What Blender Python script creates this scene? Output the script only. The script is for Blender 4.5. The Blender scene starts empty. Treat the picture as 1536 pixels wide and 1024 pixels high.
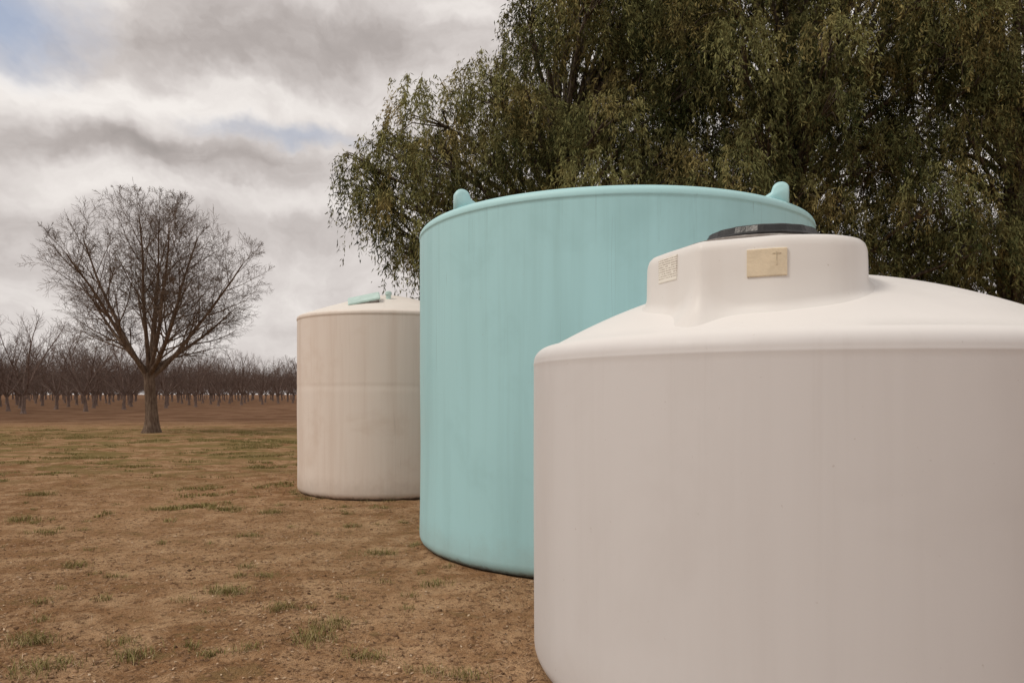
import bpy, math, random
import numpy as np
from mathutils import Vector, Matrix, noise as mnoise
random.seed(7); rng=np.random.default_rng(7)
scene=bpy.context.scene
scene.view_settings.view_transform='Standard'
scene.view_settings.look='None'
scene.view_settings.exposure=0
R=math.radians

# ---------------------------------------------------------------- helpers
def link(o,parent=None):
    scene.collection.objects.link(o)
    if parent is not None: o.parent=parent
    return o
def empty(name,loc=(0,0,0)):
    e=bpy.data.objects.new(name,None); e.location=loc; e.empty_display_size=.3
    return link(e)
def mesh_np(name,V,F,k,mat,parent=None,smooth=False,face_tint=None,loc=None):
    V=np.asarray(V,dtype=np.float32); F=np.asarray(F,dtype=np.int32)
    me=bpy.data.meshes.new(name)
    me.vertices.add(len(V)); me.vertices.foreach_set('co',V.ravel())
    me.loops.add(len(F)*k); me.loops.foreach_set('vertex_index',F.ravel())
    me.polygons.add(len(F))
    me.polygons.foreach_set('loop_start',np.arange(0,len(F)*k,k,dtype=np.int32))
    if smooth: me.polygons.foreach_set('use_smooth',np.ones(len(F),dtype=bool))
    me.update(calc_edges=True)
    if face_tint is not None:
        a=me.attributes.new('face_tint','FLOAT','FACE'); a.data.foreach_set('value',np.asarray(face_tint,dtype=np.float32))
    me.materials.append(mat)
    o=bpy.data.objects.new(name,me)
    if loc: o.location=loc
    return link(o,parent)
def mesh_py(name,V,F,mat,parent=None,smooth=True,loc=None):
    me=bpy.data.meshes.new(name); me.from_pydata([tuple(v) for v in V],[],F); me.update()
    if smooth: me.polygons.foreach_set('use_smooth',[True]*len(me.polygons))
    me.materials.append(mat)
    o=bpy.data.objects.new(name,me)
    if loc: o.location=loc
    return link(o,parent)

class NT:
    def __init__(s,nt): s.nt=nt; s.n=nt.nodes; s.l=nt.links
    def new(s,t,**kw):
        n=s.n.new(t)
        for k,v in kw.items(): setattr(n,k,v)
        return n
    def put(s,sock,v):
        if hasattr(v,'links') or isinstance(v,bpy.types.NodeSocket): s.l.new(v,sock)
        else: sock.default_value=v
    def math(s,op,a,b=None,c=None,clamp=False):
        n=s.new('ShaderNodeMath',operation=op); n.use_clamp=clamp
        s.put(n.inputs[0],a)
        if b is not None: s.put(n.inputs[1],b)
        if c is not None: s.put(n.inputs[2],c)
        return n.outputs[0]
    def noise(s,vec,scale,detail=4,rough=.5,dist=0.):
        n=s.new('ShaderNodeTexNoise'); s.put(n.inputs['Vector'],vec)
        n.inputs['Scale'].default_value=scale; n.inputs['Detail'].default_value=detail
        n.inputs['Roughness'].default_value=rough; n.inputs['Distortion'].default_value=dist
        return n.outputs['Fac']
    def mapping(s,vec,loc=(0,0,0),scale=(1,1,1)):
        n=s.new('ShaderNodeMapping'); s.put(n.inputs['Vector'],vec)
        n.inputs['Location'].default_value=loc; n.inputs['Scale'].default_value=scale
        return n.outputs[0]
    def rng(s,v,a,b,c=0.,d=1.,smooth=True):
        n=s.new('ShaderNodeMapRange'); n.interpolation_type='SMOOTHSTEP' if smooth else 'LINEAR'
        s.put(n.inputs[0],v); n.inputs[1].default_value=a; n.inputs[2].default_value=b
        n.inputs[3].default_value=c; n.inputs[4].default_value=d
        return n.outputs[0]
    def mix(s,f,a,b,blend='MIX'):
        n=s.new('ShaderNodeMix',data_type='RGBA',blend_type=blend)
        s.put(n.inputs[0],f); 
        for sock,v in ((n.inputs[6],a),(n.inputs[7],b)):
            if isinstance(v,tuple): sock.default_value=(*v,1)
            else: s.l.new(v,sock)
        return n.outputs[2]
def newmat(name,diffuse=False):
    m=bpy.data.materials.new(name); m.use_nodes=True
    t=NT(m.node_tree); t.n.clear()
    out=t.new('ShaderNodeOutputMaterial'); b=t.new('ShaderNodeBsdfDiffuse' if diffuse else 'ShaderNodeBsdfPrincipled')
    t.l.new(b.outputs[0],out.inputs[0])
    return m,t,b,out
def simple(name,col,rough=.6,var=.25,scale=8,bump=.1,spec=.5):
    m,t,b,out=newmat(name)
    tc=t.new('ShaderNodeTexCoord')
    n=t.noise(tc.outputs['Object'],scale,4,.6)
    c=t.mix(t.rng(n,.3,.7),tuple(x*(1-var) for x in col),tuple(min(1,x*(1+var)) for x in col))
    t.put(b.inputs['Base Color'],c); b.inputs['Roughness'].default_value=rough
    b.inputs['Specular IOR Level'].default_value=spec
    bp=t.new('ShaderNodeBump'); bp.inputs['Strength'].default_value=bump; bp.inputs['Distance'].default_value=.02
    t.put(bp.inputs['Height'],t.noise(tc.outputs['Object'],scale*4,2,.6)); t.l.new(bp.outputs[0],b.inputs['Normal'])
    return m

# ---------------------------------------------------------------- world
SUN_EL=R(50); SUN_AZ=R(246)   # azimuth from +Y clockwise: high, to the left and a little behind the camera
w=bpy.data.worlds.new("World"); scene.world=w; w.use_nodes=True
t=NT(w.node_tree); t.n.clear()
out=t.new('ShaderNodeOutputWorld')
sky=t.new('ShaderNodeTexSky'); sky.sky_type='NISHITA'; sky.sun_disc=False
sky.sun_elevation=SUN_EL; sky.sun_rotation=SUN_AZ; sky.air_density=1; sky.dust_density=2
bgs=t.new('ShaderNodeBackground'); bgs.inputs[1].default_value=.14; t.l.new(sky.outputs[0],bgs.inputs[0])
tc=t.new('ShaderNodeTexCoord'); sep=t.new('ShaderNodeSeparateXYZ'); t.l.new(tc.outputs['Generated'],sep.inputs[0])
x,y,z=sep.outputs
zz=t.math('ADD',t.math('MAXIMUM',z,0.),.12)
cm=t.new('ShaderNodeCombineXYZ'); t.put(cm.inputs[0],t.math('DIVIDE',x,zz)); t.put(cm.inputs[1],t.math('DIVIDE',y,zz))
pl=cm.outputs[0]
cv=t.new('ShaderNodeCombineXYZ'); t.put(cv.inputs[0],x); t.put(cv.inputs[1],z)
wn=t.new('ShaderNodeTexNoise'); t.l.new(cv.outputs[0],wn.inputs['Vector']); wn.inputs['Scale'].default_value=6; wn.inputs['Detail'].default_value=5; wn.inputs['Roughness'].default_value=.6
vm=t.new('ShaderNodeVectorMath',operation='SUBTRACT'); t.l.new(wn.outputs['Color'],vm.inputs[0]); vm.inputs[1].default_value=(.5,.5,.5)
vs=t.new('ShaderNodeVectorMath',operation='MULTIPLY'); t.l.new(vm.outputs[0],vs.inputs[0]); vs.inputs[1].default_value=(.24,.14,0)
va=t.new('ShaderNodeVectorMath',operation='ADD'); t.l.new(cv.outputs[0],va.inputs[0]); t.l.new(vs.outputs[0],va.inputs[1])
def bank(cx,cz,hx,hz,amp,inner=.15,outer=1.5):
    m=t.mapping(va.outputs[0],(-cx/hx,-cz/hz,0),(1/hx,1/hz,0))
    ln=t.new('ShaderNodeVectorMath',operation='LENGTH'); t.l.new(m,ln.inputs[0])
    return t.rng(ln.outputs['Value'],inner,outer,amp,0.)
n1=t.noise(pl,.55,5,.5,.3); n2=t.noise(t.mapping(va.outputs[0],(0,0,0),(1,1.6,1)),9,5,.56,.2)
val=t.math('ADD',t.rng(n1,.3,.7,.57,.84,False),t.rng(n2,.3,.7,-.18,.18,False))
for a in [(-.27,.425,.18,.046,-.38,.2,1.4),(-.10,.44,.10,.025,-.14),(-.36,.280,.15,.026,-.34,.2,1.4),(-.50,.285,.12,.020,-.20),
          (-.47,.335,.15,.026,.26,.3,1.3),(-.29,.355,.13,.024,.20),(-.50,.44,.10,.03,.2),(-.20,.37,.07,.03,.1),(-.42,.20,.24,.022,-.16),(-.30,.235,.2,.014,.14),(-.3,.06,.3,.03,.05)]:
    val=t.math('ADD',val,bank(*a))
rmp=t.new('ShaderNodeValToRGB'); t.put(rmp.inputs[0],val)
cr=rmp.color_ramp; cr.elements[0].position=.0; cr.elements[0].color=(.31,.28,.265,1)
cr.elements[1].position=1.; cr.elements[1].color=(.91,.86,.82,1)
e=cr.elements.new(.35); e.color=(.46,.415,.395,1)
e=cr.elements.new(.65); e.color=(.67,.62,.595,1)
bgc=t.new('ShaderNodeBackground'); t.l.new(rmp.outputs[0],bgc.inputs[0]); bgc.inputs[1].default_value=1.
gap=t.math('MAXIMUM',bank(-.55,.405,.09,.055,.68),bank(-.27,.325,.08,.016,.42))
gap=t.math('MAXIMUM',gap,t.rng(n1,.30,.18,0.,.5))
cover=t.math('SUBTRACT',1.,gap,clamp=True)
ms=t.new('ShaderNodeMixShader'); t.put(ms.inputs[0],cover); t.l.new(bgs.outputs[0],ms.inputs[1]); t.l.new(bgc.outputs[0],ms.inputs[2])
t.l.new(ms.outputs[0],out.inputs[0])

sl=bpy.data.lights.new('sun','SUN'); sl.energy=1.5; sl.angle=R(16); sl.color=(1,.92,.81)
so=link(bpy.data.objects.new('sun',sl)); 
sd=Vector((math.sin(SUN_AZ)*math.cos(SUN_EL),math.cos(SUN_AZ)*math.cos(SUN_EL),math.sin(SUN_EL)))
so.rotation_euler=(-sd).to_track_quat('-Z','Y').to_euler(); so.location=sd*30

# ---------------------------------------------------------------- camera
cd=bpy.data.cameras.new('camera'); co=link(bpy.data.objects.new('camera',cd)); scene.camera=co
co.location=(0,0,1.6); co.rotation_euler=(R(90),0,0)
cd.sensor_width=36; cd.lens=25.78; cd.shift_y=.0514; cd.clip_end=5000; cd.clip_start=.05

TANKS=[(1.68,4.36,1.55),(1.09,8.13,2.09),(-2.07,12.39,1.5)]
def in_tank(x,y,m=0.):
    return any((x-a)**2+(y-b)**2<(r+m)**2 for a,b,r in TANKS)

# ---------------------------------------------------------------- ground
def gh(x,y):
    d=math.hypot(x,y)
    h=.035*mnoise.noise(Vector((x*.45,y*.45,0)))+.018*mnoise.noise(Vector((x*1.7,y*1.7,3)))+.011*mnoise.noise(Vector((x*6,y*6,5)))
    if d<14:
        h+=.008*mnoise.noise(Vector((x*15,y*15,8)))
        q=mnoise.noise(Vector((x*2.3,y*2.3,11)))
        if q>0: h+=.010*min(1,q*3)*abs(mnoise.noise(Vector((x*9,y*9,2))))
    for a,b,r in TANKS:
        q=math.hypot(x-a,y-b)-r
        if q<.6: h=h*max(0,min(1,(q+.05)/.65))+ (.016*math.exp(-(q/.06)**2)*(1+.9*mnoise.noise(Vector((x*5,y*5,1)))) if q>-.1 else 0)
    if d>60: h*=max(0,1-(d-60)/60)
    return h
def axis(lo,hi,fine0,fine1,step,g=1.09):
    c=list(np.arange(fine0,fine1,step)); s=step; v=fine1
    while v<hi: c.append(v); s*=g; v+=s
    c.append(hi); s=step*g; v=fine0-s; L=[]
    while v>lo: L.append(v); s*=g; v-=s
    L.append(lo)
    return np.array(L[::-1]+c)
xs=axis(-1800,1800,-6.3,1.2,.026); ys=axis(-1500,2500,3.5,9.5,.026)
nx,ny=len(xs),len(ys)
V=np.zeros((nx*ny,3),np.float32); k=0
for yy in ys:
    for xx in xs:
        V[k]=(xx,yy,gh(xx,yy) if abs(xx)<120 and abs(yy)<120 else 0); k+=1
i=np.arange(nx-1); j=np.arange(ny-1); I,J=np.meshgrid(i,j); a=(J*nx+I).ravel()
F=np.stack([a,a+1,a+1+nx,a+nx],1)
gm,t,b,out=newmat('ground_mat',True)
tc=t.new('ShaderNodeTexCoord'); P=tc.outputs['Object']
sep=t.new('ShaderNodeSeparateXYZ'); t.l.new(P,sep.inputs[0]); X,Y,Z=sep.outputs
n_l=t.noise(P,.35,3,.6,.4); n_m=t.noise(P,2.2,4,.68,.3); n_f=t.noise(P,14,4,.7); n_ff=t.noise(P,70,3,.7)
c=t.mix(t.rng(n_l,.35,.65),(.30,.162,.079),(.44,.265,.143))
c=t.mix(t.rng(n_m,.40,.66),c,(.56,.365,.212))
c=t.mix(t.math('MULTIPLY',t.rng(n_f,.51,.65),.80),c,(.145,.080,.044))
c=t.mix(t.math('MULTIPLY',t.rng(n_ff,.55,.69),.75),c,(.10,.057,.033))
c=t.mix(t.math('MULTIPLY',t.rng(n_ff,.43,.30),.55),c,(.64,.47,.32))
n_g=t.noise(t.mapping(P,(3,1,0),(.7,1.3,1)),.75,5,.72,.6)
band=t.math('MULTIPLY',t.rng(Y,11,17),t.rng(Y,40,33))
leftm=t.rng(X,-1.5,-6)
gmask=t.math('MULTIPLY',t.math('MULTIPLY',band,leftm),t.rng(n_g,.46,.56))
gcol=t.mix(t.rng(n_f,.35,.65),(.125,.105,.034),(.29,.235,.095))
c=t.mix(t.math('MULTIPLY',gmask,.75),c,gcol)
c=t.mix(t.math('MULTIPLY',t.rng(n_m,.42,.33),.45),c,(.24,.175,.080))
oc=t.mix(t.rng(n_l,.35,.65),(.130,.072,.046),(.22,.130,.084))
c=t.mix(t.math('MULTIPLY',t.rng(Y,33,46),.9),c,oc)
t.put(b.inputs['Color'],c); b.inputs['Roughness'].default_value=.6
hh=t.math('ADD',t.math('MULTIPLY',n_m,.3),t.math('ADD',t.math('MULTIPLY',n_f,.6),t.math('MULTIPLY',n_ff,.35)))
bp=t.new('ShaderNodeBump'); bp.inputs['Strength'].default_value=1.; bp.inputs['Distance'].default_value=.07
t.put(bp.inputs['Height'],hh); t.l.new(bp.outputs[0],b.inputs['Normal'])
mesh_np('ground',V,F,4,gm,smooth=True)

# ---------------------------------------------------------------- tanks
def tank_mat(name,col,streak,sf=.35,dirt=(.25,.17,.11),top=None,rough=.42,zrim=3.,grime=.6,lines=0.):
    m,t,b,out=newmat(name)
    tc=t.new('ShaderNodeTexCoord'); P=tc.outputs['Object']
    sep=t.new('ShaderNodeSeparateXYZ'); t.l.new(P,sep.inputs[0])
    s1=t.noise(t.mapping(P,(0,0,0),(1,1,.05)),3.2,4,.65)
    s2=t.noise(t.mapping(P,(5,2,0),(1,1,.03)),11,4,.7)
    s3=t.noise(P,1.3,4,.65,.4)
    c=t.mix(t.math('MULTIPLY',t.rng(s1,.42,.72),sf),col,streak)
    fade=t.rng(sep.outputs[2],zrim*.35,zrim,.25,1.)
    c=t.mix(t.math('MULTIPLY',t.math('MULTIPLY',t.rng(s2,.54,.72),sf*.8),fade),c,streak)
    c=t.mix(t.math('MULTIPLY',t.rng(s3,.5,.75),sf*.9),c,streak)
    if lines:
        s4=t.noise(t.mapping(P,(9,3,0),(1,1,.008)),9,1,.5)
        ln=t.math('MULTIPLY',t.rng(t.math('ABSOLUTE',t.math('SUBTRACT',s4,.60)),.005,.0),t.rng(t.noise(P,1.6,3,.6),.42,.62))
        c=t.mix(t.math('MULTIPLY',ln,lines),c,tuple(q*.45 for q in streak))
        s5=t.noise(t.mapping(P,(2,7,0),(1,1,.0)),17,2,.6)
        rim=t.math('MULTIPLY',t.rng(s5,.60,.76),t.rng(t.math('ADD',sep.outputs[2],t.math('MULTIPLY',s5,.5)),zrim-.15,zrim+.35))
        c=t.mix(t.math('MULTIPLY',rim,lines*.8),c,tuple(q*.65 for q in streak))
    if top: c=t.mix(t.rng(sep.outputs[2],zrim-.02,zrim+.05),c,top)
    sp=t.noise(P,34,2,.7)
    c=t.mix(t.math('MULTIPLY',t.rng(sp,.72,.78),.25),c,dirt)
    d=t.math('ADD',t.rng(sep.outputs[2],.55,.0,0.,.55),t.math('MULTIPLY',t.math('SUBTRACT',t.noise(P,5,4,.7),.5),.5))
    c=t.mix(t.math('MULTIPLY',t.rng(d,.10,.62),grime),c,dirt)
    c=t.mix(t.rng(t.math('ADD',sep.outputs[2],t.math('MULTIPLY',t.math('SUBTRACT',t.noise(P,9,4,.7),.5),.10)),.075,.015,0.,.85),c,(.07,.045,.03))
    t.put(b.inputs['Base Color'],c)
    t.put(b.inputs['Roughness'],t.rng(s3,.3,.7,rough-.04,rough+.12))
    b.inputs['Specular IOR Level'].default_value=.4
    bp=t.new('ShaderNodeBump'); bp.inputs['Strength'].default_value=.3; bp.inputs['Distance'].default_value=.025
    h=t.math('ADD',t.noise(t.mapping(P,(0,0,0),(1,1,.12)),2.2,3,.5),t.math('MULTIPLY',t.noise(P,90,1,.5),.02))
    t.put(bp.inputs['Height'],h); t.l.new(bp.outputs[0],b.inputs['Normal'])
    return m
def lathe(name,prof,mat,parent,seg=160,wob=.004,seed=0,zw=3.):
    V=[];F=[]
    for (r,z) in prof:
        for s in range(seg):
            a=2*math.pi*s/seg
            rr=r
            if r>.3: rr+=wob*mnoise.noise(Vector((math.cos(a)*1.6+seed,math.sin(a)*1.6,z*.9)))
            V.append((rr*math.cos(a),rr*math.sin(a),z))
    n=len(prof)
    for q in range(n-1):
        for s in range(seg):
            a=q*seg+s; b_=q*seg+(s+1)%seg
            F.append((a,b_,b_+seg,a+seg))
    return mesh_py(name,V,F,mat,parent)
def wall(R_,z0,z1,n,bands=(),rb=.13):
    P=[(R_-rb-.25,.0),(R_-rb,.0)]
    for q in range(1,9):
        a=q/8*math.pi/2; P.append((R_-rb+rb*math.sin(a),rb-rb*math.cos(a)))
    zs=sorted(set([round(z0+(z1-z0)*q/n,4) for q in range(n+1)]+[bz+dz for bz in bands for dz in(-.05,-.02,0,.02,.05)]))
    for zq in zs:
        if zq<=rb+.005: continue
        off=0
        for bz in bands:
            if abs(zq-bz)<.021: off=-.003
        P.append((R_+off,zq))
    return P
# -- near white tank
cx,cy,RN=TANKS[0]
tank=empty('white_water_tank',(cx,cy,0))
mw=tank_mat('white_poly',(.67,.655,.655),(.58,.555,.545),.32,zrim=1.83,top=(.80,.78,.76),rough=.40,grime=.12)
ZS,ZB,RB=1.80,1.885,1.43
def zd(rho): return ZB+.40*(1-(min(rho,RB)/RB)**2)
prof=wall(RN,.13,1.74,14)
prof+= [(RN,1.765),(RN+.0012,1.772),(RN+.0015,1.778),(RN,1.784)]
for q in range(1,13):
    a=q/12*math.pi/2*.84; prof.append((RN-.108+.108*math.cos(a),1.786+.095*math.sin(a)))
prof.append((RB-.005,ZB+.0045))
for q in range(1,28): 
    r=RB*(1-q/27); prof.append((max(r,.0005),zd(r)))
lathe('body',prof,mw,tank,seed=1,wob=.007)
ol=[(.705,3.80),(.735,3.66),(.785,3.52),(.828,3.408),(.852,3.362),(.895,3.335),(1.03,3.268),(1.20,3.20),(1.42,3.195),(1.585,3.29),(1.672,3.47),(1.70,3.75),(1.62,4.00),(1.42,4.18),(1.15,4.24),(.90,4.16),(.75,3.99)]
ol=[(a-cx,b_-cy) for a,b_ in ol]
def catmull(P,m):
    n=len(P);o=[]
    for q in range(n):
        p0,p1,p2,p3=[np.array(P[(q+d)%n]) for d in(-1,0,1,2)]
        for s in range(m):
            u=s/m
            o.append(.5*((2*p1)+(-p0+p2)*u+(2*p0-5*p1+4*p2-p3)*u*u+(-p0+3*p1-3*p2+p3)*u**3))
    return np.array(o)
O=catmull(ol,10); NO=len(O)
Tn=np.roll(O,-1,0)-np.roll(O,1,0); Nn=np.stack([Tn[:,1],-Tn[:,0]],1); Nn/=np.linalg.norm(Nn,axis=1)[:,None]
cen=O.mean(0)
ZT=2.305
rows=[]
corner=np.array([.852-cx,3.362-cy])
for off,mode,val in [(.072,'d',-.012),(.050,'d',.003),(.031,'d',.014),(.017,'d',.030),(.007,'d',.052),(.002,'d',.08),(0,'m',.5),(-.002,'z',ZT-.055),(-.005,'z',ZT-.036),(-.012,'z',ZT-.018),(-.024,'z',ZT-.006),(-.042,'z',ZT-.001),(-.08,'z',ZT+.002),(-.15,'z',ZT+.006)]:
    row=[]
    for q in range(NO):
        fl=1.0
        if off>0: fl=.50+1.5*math.exp(-(np.linalg.norm(O[q]-corner)/.10)**2)
        p=O[q]+Nn[q]*off*fl; base=zd(math.hypot(*p))
        zz_=base+val*fl if mode=='d' else (val if mode=='z' else (zd(math.hypot(*O[q]))+.09+ZT-.075)/2)
        row.append((p[0],p[1],zz_))
    rows.append(row)
row=rows[-1]
for f in (.6,.25):
    rows.append([(cen[0]+(p[0]-cen[0])*f,cen[1]+(p[1]-cen[1])*f,ZT+.012) for p in row])
V=[p for r_ in rows for p in r_]; F=[]
for q in range(len(rows)-1):
    for s in range(NO):
        a=q*NO+s;b_=q*NO+(s+1)%NO; F.append((a,b_,b_+NO,a+NO))
F.append(tuple((len(rows)-1)*NO+s for s in range(NO)))
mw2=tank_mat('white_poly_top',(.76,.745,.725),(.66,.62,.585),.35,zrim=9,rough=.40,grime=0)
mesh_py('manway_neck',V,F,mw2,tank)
def label(name,u0,u1,z0,z1,mat,th=.006,border=0):
    V=[];F=[];n=8
    for q in range(n+1):
        u=(u0+(u1-u0)*q/n)%NO; i0=int(u); fr=u-i0
        p=O[i0%NO]*(1-fr)+O[(i0+1)%NO]*fr; nn=Nn[i0%NO]*(1-fr)+Nn[(i0+1)%NO]*fr
        for off,zq in((-.02,z0),(th-.002,z0),(th,z0+.004),(th,z1-.004),(th-.002,z1),(-.02,z1)):
            pp=p+nn*off; V.append((pp[0],pp[1],zq))
    for q in range(n):
        for s in range(5): F.append((q*6+s,(q+1)*6+s,(q+1)*6+s+1,q*6+s+1))
    F.append(tuple(range(6))[::-1]); F.append(tuple(n*6+s for s in range(6)))
    return mesh_py(name,V,F,mat,tank,smooth=False)
def findu(tx,lo,hi):
    return min(range(lo*10,hi*10),key=lambda q:abs((O[q%NO][0]+cx)/(O[q%NO][1]+cy)-tx))
lm,t,b,out=newmat('label_paper')
tc=t.new('ShaderNodeTexCoord'); sp=t.new('ShaderNodeSeparateXYZ'); t.l.new(tc.outputs['Object'],sp.inputs[0])
wv=t.math('SINE',t.math('MULTIPLY',sp.outputs[2],560.)); nn=t.noise(t.mapping(tc.outputs['Object'],(0,0,0),(1,1,.3)),200,2,.6)
ink=t.math('MULTIPLY',t.math('MULTIPLY',t.rng(wv,-.2,.5),t.rng(nn,.42,.50)),t.rng(sp.outputs[2],2.158,2.164))
t.put(b.inputs['Base Color'],t.mix(t.math('MULTIPLY',ink,.75),(.84,.82,.75),(.30,.24,.19))); b.inputs['Roughness'].default_value=.5
label('paper_label',findu(.200,0,4),findu(.226,0,4),2.148,2.268,lm,.004)
mb=simple('beige_plate_mat',(.70,.60,.44),.5,.08,14,.1)
ua,ub=findu(.322,4,9),findu(.374,4,9)
label('beige_plate',ua,ub,2.118,2.240,mb,.008)
label('plate_emblem',ua+(ub-ua)*.74,ua+(ub-ua)*.77,2.16,2.225,simple('beige_dark',(.62,.53,.38),.5),.0092)
label('plate_emblem_bar',ua+(ub-ua)*.66,ua+(ub-ua)*.86,2.213,2.218,simple('beige_dark2',(.62,.53,.38),.5),.0096)
bk=simple('black_plastic',(.012,.013,.014),.35,.3,20,.1)
def disc(name,loc,prof,mat,parent,seg=64,ribs=0):
    V=[];F=[]
    for r,z_ in prof:
        for s in range(seg):
            a=2*math.pi*s/seg; rr=r+(ribs*(s%4<2) if r>.2 and ribs else 0)
            V.append((rr*math.cos(a),rr*math.sin(a),z_))
    for q in range(len(prof)-1):
        for s in range(seg):
            a=q*seg+s;b_=q*seg+(s+1)%seg; F.append((a,b_,b_+seg,a+seg))
    F.append(tuple((len(prof)-1)*seg+s for s in range(seg)))
    return mesh_py(name,V,F,mat,parent,smooth=False,loc=loc)
disc('manway_ring',(1.22-cx,3.70-cy,ZT),[(.37,-.01),(.37,.014),(.355,.028),(.30,.030)],mw2,tank)
disc('manway_lid',(1.265-cx,3.72-cy,ZT+.026),[(.275,.0),(.28,.032),(.272,.042),(.262,.070),(.252,.076),(.20,.078),(.19,.072),(.05,.072)],bk,tank,ribs=.004)
disc('vent_cap',(1.72-cx,3.62-cy,zd(math.hypot(1.72-cx,3.62-cy))-.01),[(.018,0),(.018,.026),(.014,.034),(.004,.036)],simple('brown_cap',(.30,.19,.10),.5),tank,seg=16)

# -- blue tank
bx,by,RBL=TANKS[1]
tb=empty('blue_water_tank',(bx,by,0))
mbm=tank_mat('blue_poly',(.40,.68,.72),(.30,.525,.55),.40,zrim=3.25,top=(.43,.71,.74),rough=.42,grime=.22,lines=.38)
HB=3.25
prof=wall(RBL,.13,HB-.03,18,rb=.12)
prof+=[(RBL,HB-.005),(RBL+.005,HB),(RBL+.007,HB+.008),(RBL+.006,HB+.02)]
for q in range(1,9):
    a=q/8*math.pi/2; prof.append((RBL-.07+.076*math.cos(a),HB+.02+.07*math.sin(a)))
for q in range(1,16): 
    f=q/15; prof.append((max((RBL-.07)*(1-f),.001),HB+.09+.05*(1-(1-f)**2)))
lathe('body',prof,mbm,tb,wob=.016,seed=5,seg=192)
def lug(name,wx,wy,parent,pc,mat,ang,zb,h=.21,wd=.06,ln=.34):
    prof=[(-.0,-.03),(-.0,h*.70)]
    for q in range(1,12):
        a=math.pi*q/12; prof.append((.072-.072*math.cos(a),h*.70+h*.30*math.sin(a)))
    prof+=[(.155,h*.58),(.21,h*.42),(ln,h*.20),(ln+.03,-.03)]
    layers=[(-wd,.80),(-wd*.85,.94),(-wd*.5,1.),(wd*.5,1.),(wd*.85,.94),(wd,.80)]
    V=[];n=len(prof)
    for wq,sc in layers:
        for s,hh_ in prof:
            ss=.072+(s-.072)*sc; hz=hh_*sc if hh_>0 else hh_
            V.append((-ss+.072,wq,hz))
    F=[]
    for q in range(len(layers)-1):
        for s in range(n):
            a=q*n+s;b_=q*n+(s+1)%n; F.append((a,a+n,b_+n,b_))
    F.append(tuple(range(n))); F.append(tuple((len(layers)-1)*n+s for s in range(n))[::-1])
    o=mesh_py(name,V,F,mat,parent); o.rotation_euler=(0,0,ang); o.location=(wx-pc[0],wy-pc[1],zb); return o
ltm=simple('blue_lug_poly',(.43,.70,.73),.45,.06,6,.1)
lug('lifting_lug_1',-.475,6.90,tb,(bx,by),ltm,R(196),HB+.06,h=.21)
lug('lifting_lug_2',2.44,6.66,tb,(bx,by),ltm,R(-20),HB+.06,h=.21)
lug('lifting_lug_3',1.0,10.12,tb,(bx,by),ltm,R(90),HB+.06,h=.195)
disc('manway_lid',(.3,-.2,HB+.12),[(.30,0),(.30,.03),(.27,.04),(.05,.045)],ltm,tb)

# -- far white tank
wx_,wy_,RW=TANKS[2]
tw=empty('white_water_tank',(wx_,wy_,0))
mwf=tank_mat('beige_poly',(.75,.67,.60),(.60,.485,.40),.52,zrim=2.84,top=(.82,.77,.71),rough=.45,grime=.3,lines=.15)
HW=2.80
prof=wall(RW,.13,HW-.03,16,bands=(1.72,),rb=.11)
prof+=[(RW,HW-.01),(RW+.006,HW-.002),(RW+.009,HW+.012),(RW+.006,HW+.025)]
for q in range(1,8):
    a=q/7*math.pi/2*.7; prof.append((RW-.06+.066*math.cos(a),HW+.025+.05*math.sin(a)))
r0,z0=prof[-1]
def zf(rho): return z0+.40*(1-(rho/r0)**1.35)
for q in range(1,20):
    rr_=r0*(1-q/19); prof.append((max(rr_,.001),zf(rr_)))
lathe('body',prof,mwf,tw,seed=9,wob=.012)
hb=simple('pale_blue_poly',(.50,.66,.62),.45,.08,8,.1)
def boxy(name,size,loc,rot,mat,parent,bev=.015):
    import bmesh
    bm=bmesh.new(); bmesh.ops.create_cube(bm,size=1)
    for v in bm.verts: v.co=Vector((v.co.x*size[0],v.co.y*size[1],v.co.z*size[2]))
    bmesh.ops.bevel(bm,geom=bm.edges[:],offset=bev,segments=3,affect='EDGES')
    me=bpy.data.meshes.new(name); bm.to_mesh(me); bm.free(); me.materials.append(mat)
    o=bpy.data.objects.new(name,me); o.location=loc; o.rotation_euler=rot; return link(o,parent)
hz=zf(math.hypot(.24,.95))
boxy('hatch_lid',(.50,.34,.03),(-.24,-.95,hz+.050),(R(24),R(-13),R(8)),hb,tw,.010)
boxy('hatch_frame',(.46,.30,.09),(-.24,-.95,hz-.005),(R(24),R(-13),R(8)),mw2,tw)
disc('vent_cap',(.10,-.70,zf(.70)-.02),[(.040,0),(.040,.07),(.055,.08),(.05,.12),(.03,.135),(.005,.14)],hb,tw,seg=24)

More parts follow.
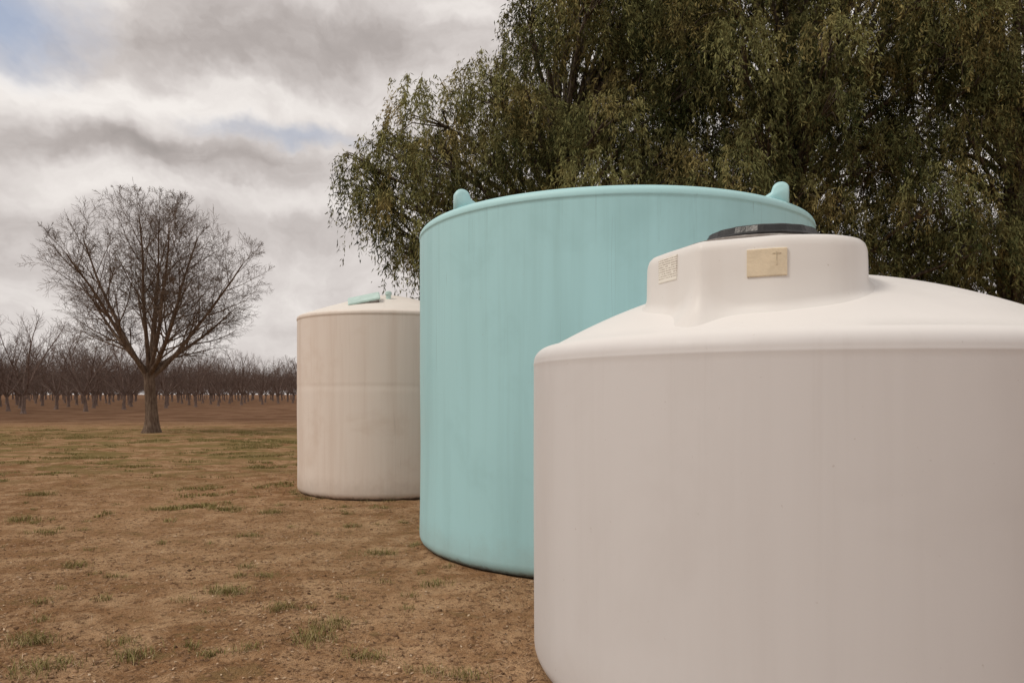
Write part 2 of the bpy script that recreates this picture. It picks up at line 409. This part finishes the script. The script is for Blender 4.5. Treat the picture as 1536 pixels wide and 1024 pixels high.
# ---------------------------------------------------------------- tubes / bare trees
class Tubes:
    def __init__(s): s.V=[];s.F=[];s.n=0
    def add(s,pts,rad,k):
        pts=[Vector(p) for p in pts]; m=len(pts)
        d=(pts[1]-pts[0]).normalized(); u=d.orthogonal().normalized()
        for q in range(m):
            if q: 
                dd=(pts[min(q+1,m-1)]-pts[q-1]).normalized(); u=(u-dd*u.dot(dd)); 
                u=u.normalized() if u.length>1e-5 else dd.orthogonal().normalized(); d=dd
            v=d.cross(u)
            for j in range(k):
                a=2*math.pi*j/k; s.V.append(pts[q]+(u*math.cos(a)+v*math.sin(a))*rad[q])
        for q in range(m-1):
            for j in range(k):
                a=s.n+q*k+j;b_=s.n+q*k+(j+1)%k; s.F.append((a,b_,b_+k,a+k))
        s.n+=m*k
def bark(name,c1,c2):
    m,t,b,out=newmat(name,True); tc=t.new('ShaderNodeTexCoord'); P=tc.outputs['Object']
    n=t.noise(t.mapping(P,(0,0,0),(1,1,.2)),14,3,.7); n2=t.noise(P,2,2,.6)
    c=t.mix(t.rng(n,.35,.65),c1,c2); c=t.mix(t.math('MULTIPLY',t.rng(n2,.4,.7),.5),c,tuple(x*.6 for x in c1))
    t.put(b.inputs['Color'],c)
    bp=t.new('ShaderNodeBump'); bp.inputs['Strength'].default_value=.8; bp.inputs['Distance'].default_value=.04
    t.put(bp.inputs['Height'],n); t.l.new(bp.outputs[0],b.inputs['Normal']); return m
def grow(T,rs,p,d,L,r,lvl,cfg):
    seg=cfg['seg'][lvl]; pts=[p.copy()];rad=[r];dirs=[d.copy()]
    q=p.copy(); endf=cfg['end'][lvl]
    for i_ in range(seg):
        d=(d+Vector((rs.gauss(0,1),rs.gauss(0,1),rs.gauss(0,1)))*cfg['wig'][lvl]+Vector((0,0,cfg['up'][lvl]))).normalized()
        q=q+d*(L/seg); pts.append(q.copy()); dirs.append(d.copy()); rad.append(r*(1-(1-endf)*((i_+1)/seg)**.8))
    T.add(pts,rad,cfg['k'][lvl])
    if lvl+1>=len(cfg['seg']): return
    n=cfg['n'][lvl]; az=rs.uniform(0,6.28)
    for c_ in range(n):
        f=cfg['f0'][lvl]+(1-cfg['f0'][lvl])*((c_+rs.uniform(.1,.9))/n); f=min(f,.999)
        if c_==n-1: f=.999
        i_=min(int(f*seg),seg-1); fr=f*seg-i_
        pp=pts[i_].lerp(pts[i_+1],fr); dd=dirs[i_+1]; rr=rad[i_]*(1-fr)+rad[i_+1]*fr
        az+=2.4+rs.uniform(-.5,.5); an=R(rs.uniform(*cfg['ang'][lvl])); 
        if c_==n-1: an*=.35
        u=dd.orthogonal().normalized(); v=dd.cross(u)
        nd=(dd*math.cos(an)+(u*math.cos(az)+v*math.sin(az))*math.sin(an)).normalized()
        LL=L*cfg['lr'][lvl]*rs.uniform(.7,1.15)*(1.15-.45*f)
        c0,ax=cfg['env']
        for _ in range(5):
            e=pp+nd*LL
            s=Vector(((e.x-c0[0])/ax[0],(e.y-c0[1])/ax[1],(e.z-c0[2])/ax[2])).length
            if s>1.0: LL*=.75
        grow(T,rs,pp,nd,LL,max(rr*cfg['rr'][lvl],cfg['rmin']),lvl+1,cfg)
def bare_tree(seed,trunk_h,r0,limbs,limbL,cfg,lean=0,spread=(18,62),lf=(.32,.48)):
    rs=random.Random(seed); T=Tubes()
    pts=[];rad=[];n=9
    for q in range(n+1):
        f=q/n; pts.append((lean*f+.03*math.sin(f*5),.02*math.cos(f*4),trunk_h*f-.1)); rad.append(r0*(.78+.75*math.exp(-f*7))*(1-.12*f)+ (.08*r0 if q==n else 0))
    T.add(pts,rad,14); top=Vector(pts[-1])
    c0,ax=cfg['env']
    for c_ in range(limbs):
        az=c_*2.4+rs.uniform(-.3,.3); an=R(spread[0]+(spread[1]-spread[0])*((c_+.5)/limbs)**.8+rs.uniform(-4,4))
        d=Vector((math.cos(az)*math.sin(an),math.sin(az)*math.sin(an),math.cos(an)))
        st=top-Vector((0,0,rs.uniform(0,.14)*trunk_h))
        L=limbL*1.6
        for _ in range(12):
            e=st+d*L
            if Vector(((e.x-c0[0])/ax[0],(e.y-c0[1])/ax[1],(e.z-c0[2])/ax[2])).length>.86: L*=.93
        grow(T,rs,st,d,L*rs.uniform(.90,1.03),r0*rs.uniform(*lf),0,cfg)
    return T
barkA=bark('bare_bark',(.115,.078,.058),(.22,.165,.125))
cfgA=dict(seg=[8,6,5,4,2],wig=[.05,.07,.09,.11,.12],up=[.022,.025,.02,.02,.0],end=[.22,.28,.35,.5,.6],k=[8,6,4,3,3],n=[11,7,6,5],f0=[.24,.15,.15,.15],
          ang=[(28,50),(28,52),(28,55),(28,55)],lr=[.44,.52,.55,.60],rr=[.50,.56,.62,.7],rmin=.0055,env=((0,0,6.05),(5.1,4.9,4.0)))
T=bare_tree(12,2.6,.30,12,5.6,cfgA,lean=-.05,spread=(6,60),lf=(.28,.44))
bt=empty('bare_tree',(-14.9,30.3,0))
mesh_np('branches',np.array([tuple(v) for v in T.V]),T.F,4,barkA,bt,smooth=True)
print('bare tree faces',len(T.F))
# ---- orchard
barkO=bark('orchard_bark',(.125,.090,.076),(.25,.185,.158))
orch=empty('orchard_trees',(0,0,0))
cfgO=dict(seg=[5,4,3,2],wig=[.07,.09,.10,.12],up=[.03,.05,.06,.05],end=[.35,.4,.4,.5],k=[6,4,3,3],n=[8,6,5],f0=[.2,.15,.12],
          ang=[(25,50),(25,55),(25,55)],lr=[.48,.55,.55],rr=[.5,.6,.7],rmin=.010,env=((0,0,4.7),(3.9,3.9,3.6)))
variants=[]
for s in range(5):
    T=bare_tree(30+s,1.6,.19,7,4.1,cfgO,lean=random.uniform(-.15,.15),spread=(10,56))
    o=mesh_np('orchard_tree_form_%d'%s,np.array([tuple(v) for v in T.V]),T.F,4,barkO,orch,smooth=True)
    variants.append(o)
cnt=0
for ix in range(17):
    for iy in range(28):
        X_=-39.5-ix*8.2+random.uniform(-.5,.5); Y_=43.6+iy*8.0+random.uniform(-.5,.5)+ (ix%2)*.8
        if Y_<-1.25*X_-16 - 10 and X_<-60: continue
        if cnt<5: o=variants[cnt]
        else:
            o=bpy.data.objects.new('tree_%03d'%cnt,variants[random.randrange(5)].data); link(o,orch)
        s=random.uniform(.90,1.06)
        o.location=(X_,Y_,0); o.scale=(s,s,s*random.uniform(.98,1.05)); o.rotation_euler=(0,0,random.uniform(0,6.28)); cnt+=1
print('orchard',cnt)

# ---------------------------------------------------------------- big evergreen trees
fm,t,b,out=newmat('pepper_foliage',True)
tc=t.new('ShaderNodeTexCoord'); at=t.new('ShaderNodeAttribute'); at.attribute_name='face_tint'
nz=t.noise(tc.outputs['Object'],.8,1,.6)
c=t.mix(at.outputs['Fac'],(.034,.042,.017),(.275,.270,.115))  # wide tint range carries lit highlights and shade in the leaf colour
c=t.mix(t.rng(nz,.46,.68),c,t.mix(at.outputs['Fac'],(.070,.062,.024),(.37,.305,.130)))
t.put(b.inputs['Color'],c)
barkP=bark('pepper_bark',(.07,.055,.042),(.20,.165,.13))
def leaves(sprays_p,sprays_out,sprays_len,tint,M=40):
    N=len(sprays_p)
    tt=rng.uniform(.03,1,(N,M)); 
    drop=rng.uniform(.95,1.75,(N,1)); L=sprays_len[:,None]
    px=sprays_p[:,None,:]+sprays_out[:,None,:]*(.60*L*(tt-.5*tt**2))[:,:,None]
    px[:,:,2]+= (L*.22*tt - L*drop*tt**2)
    wdt=.024+.032*np.sin(np.pi*np.clip(tt,0,1))
    px+=rng.normal(0,1,(N,M,3))*wdt[:,:,None]*np.minimum(L,.9)[:,:,None]
    P=px.reshape(-1,3)
    n=len(P)
    dirv=rng.normal(0,.42,(n,3)); dirv[:,2]-=.85
    dirv+=np.repeat(sprays_out,M,axis=0)*.25
    dirv/=np.linalg.norm(dirv,axis=1)[:,None]
    sd_=np.cross(dirv,rng.normal(0,1,(n,3))); sd_/=np.linalg.norm(sd_,axis=1)[:,None]+1e-6
    ll=rng.uniform(.07,.15,(n,1)); ww=rng.uniform(.008,.016,(n,1))
    a=P; b_=P+dirv*ll*.45+sd_*ww; c_=P+dirv*ll; d_=P+dirv*ll*.45-sd_*ww
    V=np.stack([a,b_,c_,d_],1).reshape(-1,3)
    F=np.arange(n*4).reshape(n,4)
    face_tint=np.clip(np.repeat(tint,M)+rng.normal(0,.13,n),0,1)
    return V,F,face_tint
top_x=[-4.1,-3.6,-2.9,-1.8,-.4,.8,1.8,4,18]; top_z=[6.5,7.4,7.9,8.7,9.8,11.2,12.6,14.2,14.4]
bot_x=[-4.1,-3.5,-2.9,-2.2,-1.2,2,6,18]; bot_z=[6.2,5.5,4.9,4.4,3.6,2.6,2.0,1.4]
def evergreen(name,tx,ty,x0,x1,ncl,seed,extra=()):
    rs=random.Random(seed); par=empty(name,(tx,ty,0))
    cl=[]; tries=0
    while len(cl)<ncl and tries<40000:
        tries+=1
        r=rs.uniform(.5,1.25); X_=rs.uniform(x0,x1)
        fx=min(1,max(0,(X_+4.1)/4.5)); depth=.4+2.9*fx
        Y_=ty+rs.uniform(-depth,depth*.6)
        tz=np.interp(X_,top_x,top_z)-r*.7; bz=np.interp(X_-r*.5,bot_x,bot_z)+r*.9
        tz-= .08*abs(Y_-ty)**1.3
        if tz<=bz: continue
        Z_=rs.uniform(bz,tz)
        if X_>0 and Y_<ty-depth*max(.05,min(1,(Z_-2.2)/3.6)): continue
        if all((X_-c_[0])**2+(Y_-c_[1])**2+(Z_-c_[2])**2>(.64*(r+c_[3]))**2 for c_ in cl): cl.append((X_,Y_,Z_,r))
    cl+=list(extra)
    T=Tubes()
    lean=rs.uniform(-.4,.4); H=7.5
    pts=[(lean*q/8+.12*math.sin(q),.1*math.cos(q*1.3),H*q/8-.1) for q in range(9)]
    T.add(pts,[.42*(1-.085*q)+.18*math.exp(-q*1.2) for q in range(9)],12)
    SP=[];SO=[];SL=[];TI=[]
    for (X_,Y_,Z_,r) in cl:
        e=Vector((X_-tx,Y_-ty,Z_)); hd=math.hypot(e.x,e.y)
        zs=max(1.6,min(H-.4,Z_-.55*hd-rs.uniform(0,.8))); q=zs/H*8; i_=min(int(q),7)
        s=Vector(pts[i_]).lerp(Vector(pts[i_+1]),q-i_)
        m1=s.lerp(e,.35)+Vector((rs.uniform(-.2,.2),rs.uniform(-.2,.2),.35)); m2=s.lerp(e,.7)+Vector((rs.uniform(-.2,.2),rs.uniform(-.2,.2),.35))
        T.add([s,m1,m2,e],[.09,.06,.04,.018],6)
        for _ in range(6):
            v=Vector((rs.gauss(0,1),rs.gauss(0,1),rs.gauss(.3,.7))).normalized()*r*.85
            T.add([m2.lerp(e,.5),e.lerp(e+v,.5)+Vector((0,0,.1)),e+v],[.025,.015,.006],3)
        ns=int(76*r*r+14); cb=rs.uniform(.0,.62)
        v=rng.normal(0,1,(ns,3)); v[:,2]=v[:,2]*.8+.40; v/=np.linalg.norm(v,axis=1)[:,None]
        rad=r*rng.uniform(.5,1.02,(ns,1))
        p=np.array([e.x,e.y,e.z])+v*rad*np.array([1,1,.85])
        o_=v.copy(); o_[:,2]*=.3; o_+=rng.normal(0,.25,(ns,3))*np.array([1,1,.3])
        SP.append(p);SO.append(o_);SL.append(rng.uniform(.45,.95,ns)+(rng.random(ns)<.12)*.5); TI.append(np.clip(cb+.32*v[:,2]+rng.normal(0,.17,ns),0,1))  # tint rises toward clump tops: top light and shaded undersides put into leaf colour
    V,F,face_tint=leaves(np.concatenate(SP),np.concatenate(SO),np.concatenate(SL),np.concatenate(TI),42)
    mesh_np('foliage',V,F,4,fm,par,face_tint=face_tint)
    mesh_np('trunk_and_limbs',np.array([tuple(v) for v in T.V]),T.F,4,barkP,par,smooth=True)
    print(name,len(cl),'clumps',len(F),'leaves')
evergreen('pepper_tree',.8,17.6,-4.0,4.4,105,3,extra=[(-3.6,17.2,7.0,.5),(-3.3,17.4,6.2,.5),(-2.7,17.3,5.5,.5),(-2.6,17,4.9,.45),(-2.9,17.2,7.5,.5)])
evergreen('pepper_tree',6.6,17.4,3.4,10.0,120,4)
evergreen('pepper_tree',12.2,17.6,9.0,16.5,105,5)

# ---------------------------------------------------------------- grass, litter, stones
gmx,t,b,out=newmat('grass_blades_mat',True)
at=t.new('ShaderNodeAttribute'); at.attribute_name='face_tint'
rp=t.new('ShaderNodeValToRGB'); t.l.new(at.outputs['Fac'],rp.inputs[0])
rp.color_ramp.elements[0].color=(.115,.110,.034,1); rp.color_ramp.elements[1].color=(.50,.38,.22,1)
e=rp.color_ramp.elements.new(.5); e.color=(.26,.22,.090,1)
t.l.new(rp.outputs[0],b.inputs['Color'])
def blades(name,P,H,W,face_tint,lean=.6):
    n=len(P); az=rng.uniform(0,2*np.pi,n); d=np.stack([np.cos(az),np.sin(az)],1)
    ln=rng.uniform(.15,1,n)[:,None]*lean
    s=np.stack([-d[:,1],d[:,0]],1)
    a=P.copy(); a[:,:2]-=s*W; b_=P.copy(); b_[:,:2]+=s*W
    m=P.copy(); m[:,:2]+=d*ln*H*.35; m[:,2]+=H[:,0]*.6
    m1=m.copy(); m1[:,:2]-=s*W*.7; m2=m.copy(); m2[:,:2]+=s*W*.7
    tp=P.copy(); tp[:,:2]+=d*ln*H; tp[:,2]+=H[:,0]*.92
    tp1=tp.copy(); tp1[:,:2]+=s*W*.15
    V=np.stack([a,b_,m2,m1,tp,tp1],1).reshape(-1,3)
    base=np.arange(n)[:,None]*6
    F=np.concatenate([base+np.array([0,1,2,3]),base+np.array([3,2,5,4])])
    return mesh_np(name,V,F,4,gmx,face_tint=np.concatenate([face_tint,face_tint]))
pts=[];H=[];rd=[]
r_=random.Random(5); tries=0
while len(pts)<42000 and tries<900000:
    tries+=1
    Y_=9+27*r_.random()**1.2; X_=r_.uniform(-.80*Y_,-.22*Y_)
    nv=mnoise.noise(Vector((X_*.33,Y_*.5,0)))+.9*mnoise.noise(Vector((X_*1.1,Y_*1.4,4)))+.6*mnoise.noise(Vector((X_*4,Y_*4,4)))
    th=.25 if 14<Y_<33 else .6
    if nv<th+r_.random()*.35: continue
    if in_tank(X_,Y_,.1): continue
    pts.append((X_,Y_,gh(X_,Y_)-.005)); H.append(r_.uniform(.02,.065)); rd.append(min(1,max(0,r_.gauss(.45,.24))))
print('meadow',len(pts))
pts=np.array(pts);H=np.array(H)[:,None]
blades('grass',pts,H,np.full((len(pts),1),.006),np.array(rd),1.0)
tuf=[(-2.36,5.93,1.),(-.68,6.2,.6),(-1.31,4.77,.9),(-2.35,4.47,.8),(-3.07,4.7,.9),(-1.27,5.04,.8),(-1.32,7.36,.8),(-3.9,10.1,1.2),(-4.95,10.1,1.),(-4.0,6.8,.7),(-1.75,5.5,.6),(-6.2,9.3,1.2),(-.3,4.15,.7),(-.85,4.47,.6),(-7.6,11.8,1.5),(-3.3,9.8,1.),(-2.7,4.25,1.0),(-2.9,8.2,.6),(-1.9,8.8,.5),(-1.0,9.6,.6),(-5.4,8.4,.8)]
for _ in range(60):
    Y_=r_.uniform(4.2,12); tuf.append((r_.uniform(-.72*Y_,.02*Y_),Y_,r_.uniform(.10,.35)))
for a_,b_,rr_ in TANKS[1:]:
    for _ in range(10):
        an=r_.uniform(math.pi*1.0,math.pi*1.6); tuf.append((a_+(rr_+.06)*math.cos(an),b_+(rr_+.06)*math.sin(an),.2))
pts=[];H=[];rd=[]
for X_,Y_,s in tuf:
    n=int(300*s)
    kx=[(r_.gauss(0,.06*s+.01),r_.gauss(0,.04*s+.01)) for _ in range(4)]
    for _ in range(n):
        k_=kx[r_.randrange(4)]
        x_=X_+k_[0]+r_.gauss(0,.045*s+.015)*1.4; y_=Y_+k_[1]+r_.gauss(0,.03*s+.015)*1.3
        if in_tank(x_,y_,.01): continue
        pts.append((x_,y_,gh(x_,y_)-.004)); H.append(r_.uniform(.015,.08)*(.6+.4*s)); rd.append(min(1,max(0,r_.gauss(.42,.28))))
pts=np.array(pts);H=np.array(H)[:,None]
blades('grass_tufts',pts,H,np.full((len(pts),1),.0023),np.array(rd),1.6)
lmx,t,b,out=newmat('litter_mat',True)
at=t.new('ShaderNodeAttribute'); at.attribute_name='face_tint'
rp=t.new('ShaderNodeValToRGB'); t.l.new(at.outputs['Fac'],rp.inputs[0])
rp.color_ramp.elements[0].color=(.07,.04,.025,1); rp.color_ramp.elements[1].color=(.58,.44,.31,1)
e=rp.color_ramp.elements.new(.5); e.color=(.31,.19,.11,1)
t.l.new(rp.outputs[0],b.inputs['Color'])
def scatter_pts(n,seed,pw=1.6):
    r=random.Random(seed); o=[]
    while len(o)<n:
        Y_=3.7+14*r.random()**pw; X_=r.uniform(-.75*Y_,.08*Y_+.2)
        if in_tank(X_,Y_,.02): continue
        if mnoise.noise(Vector((X_*.9,Y_*.9,7)))+r.uniform(-.45,.45)<-.05: continue
        o.append((X_,Y_,gh(X_,Y_)))
    return np.array(o)
P=scatter_pts(17000,3); n=len(P)
az=rng.uniform(0,2*np.pi,n); d=np.stack([np.cos(az),np.sin(az),rng.uniform(-.1,.35,n)],1); s=np.stack([-np.sin(az),np.cos(az),rng.uniform(-.3,.3,n)],1)
kind=rng.random(n)<.6
L=np.where(kind,rng.uniform(.015,.11,n),rng.uniform(.012,.036,n))[:,None]; W=np.where(kind,.0018,rng.uniform(.003,.010,n))[:,None]
P[:,2]+=.006
V=np.stack([P-d*L*.5,P+s*W,P+d*L*.5+np.array([0,0,.004]),P-s*W],1).reshape(-1,3)
mesh_np('leaf_litter',V,np.arange(n*4).reshape(n,4),4,lmx,face_tint=np.clip(rng.normal(.44,.30,n),0,1))
ico=np.array([(0,0,1),(.9,0,.35),(.28,.85,.4),(-.72,.52,.35),(-.72,-.52,.4),(.28,-.85,.3),(.72,.52,-.4),(-.28,.85,-.4),(-.9,0,-.4),(-.28,-.85,-.4),(.72,-.52,-.4),(0,0,-1)])
icf=np.array([(0,1,2),(0,2,3),(0,3,4),(0,4,5),(0,5,1),(1,6,2),(2,7,3),(3,8,4),(4,9,5),(5,10,1),(2,6,7),(3,7,8),(4,8,9),(5,9,10),(1,10,6),(11,7,6),(11,8,7),(11,9,8),(11,10,9),(11,6,10)])
P=scatter_pts(9000,9); n=len(P)
sz=(.004+.018*rng.random(n)**4)[:,None,None]
V=(P[:,None,:]+ (ico[None]+rng.normal(0,.16,(n,12,3)))*sz*np.array([1.1,1,.65])).reshape(-1,3)
F=(np.arange(n)[:,None,None]*12+icf[None]).reshape(-1,3)
mesh_np('gravel',V,F,3,lmx,smooth=False,face_tint=np.repeat(np.clip(rng.normal(.44,.14,n),0,1),20))
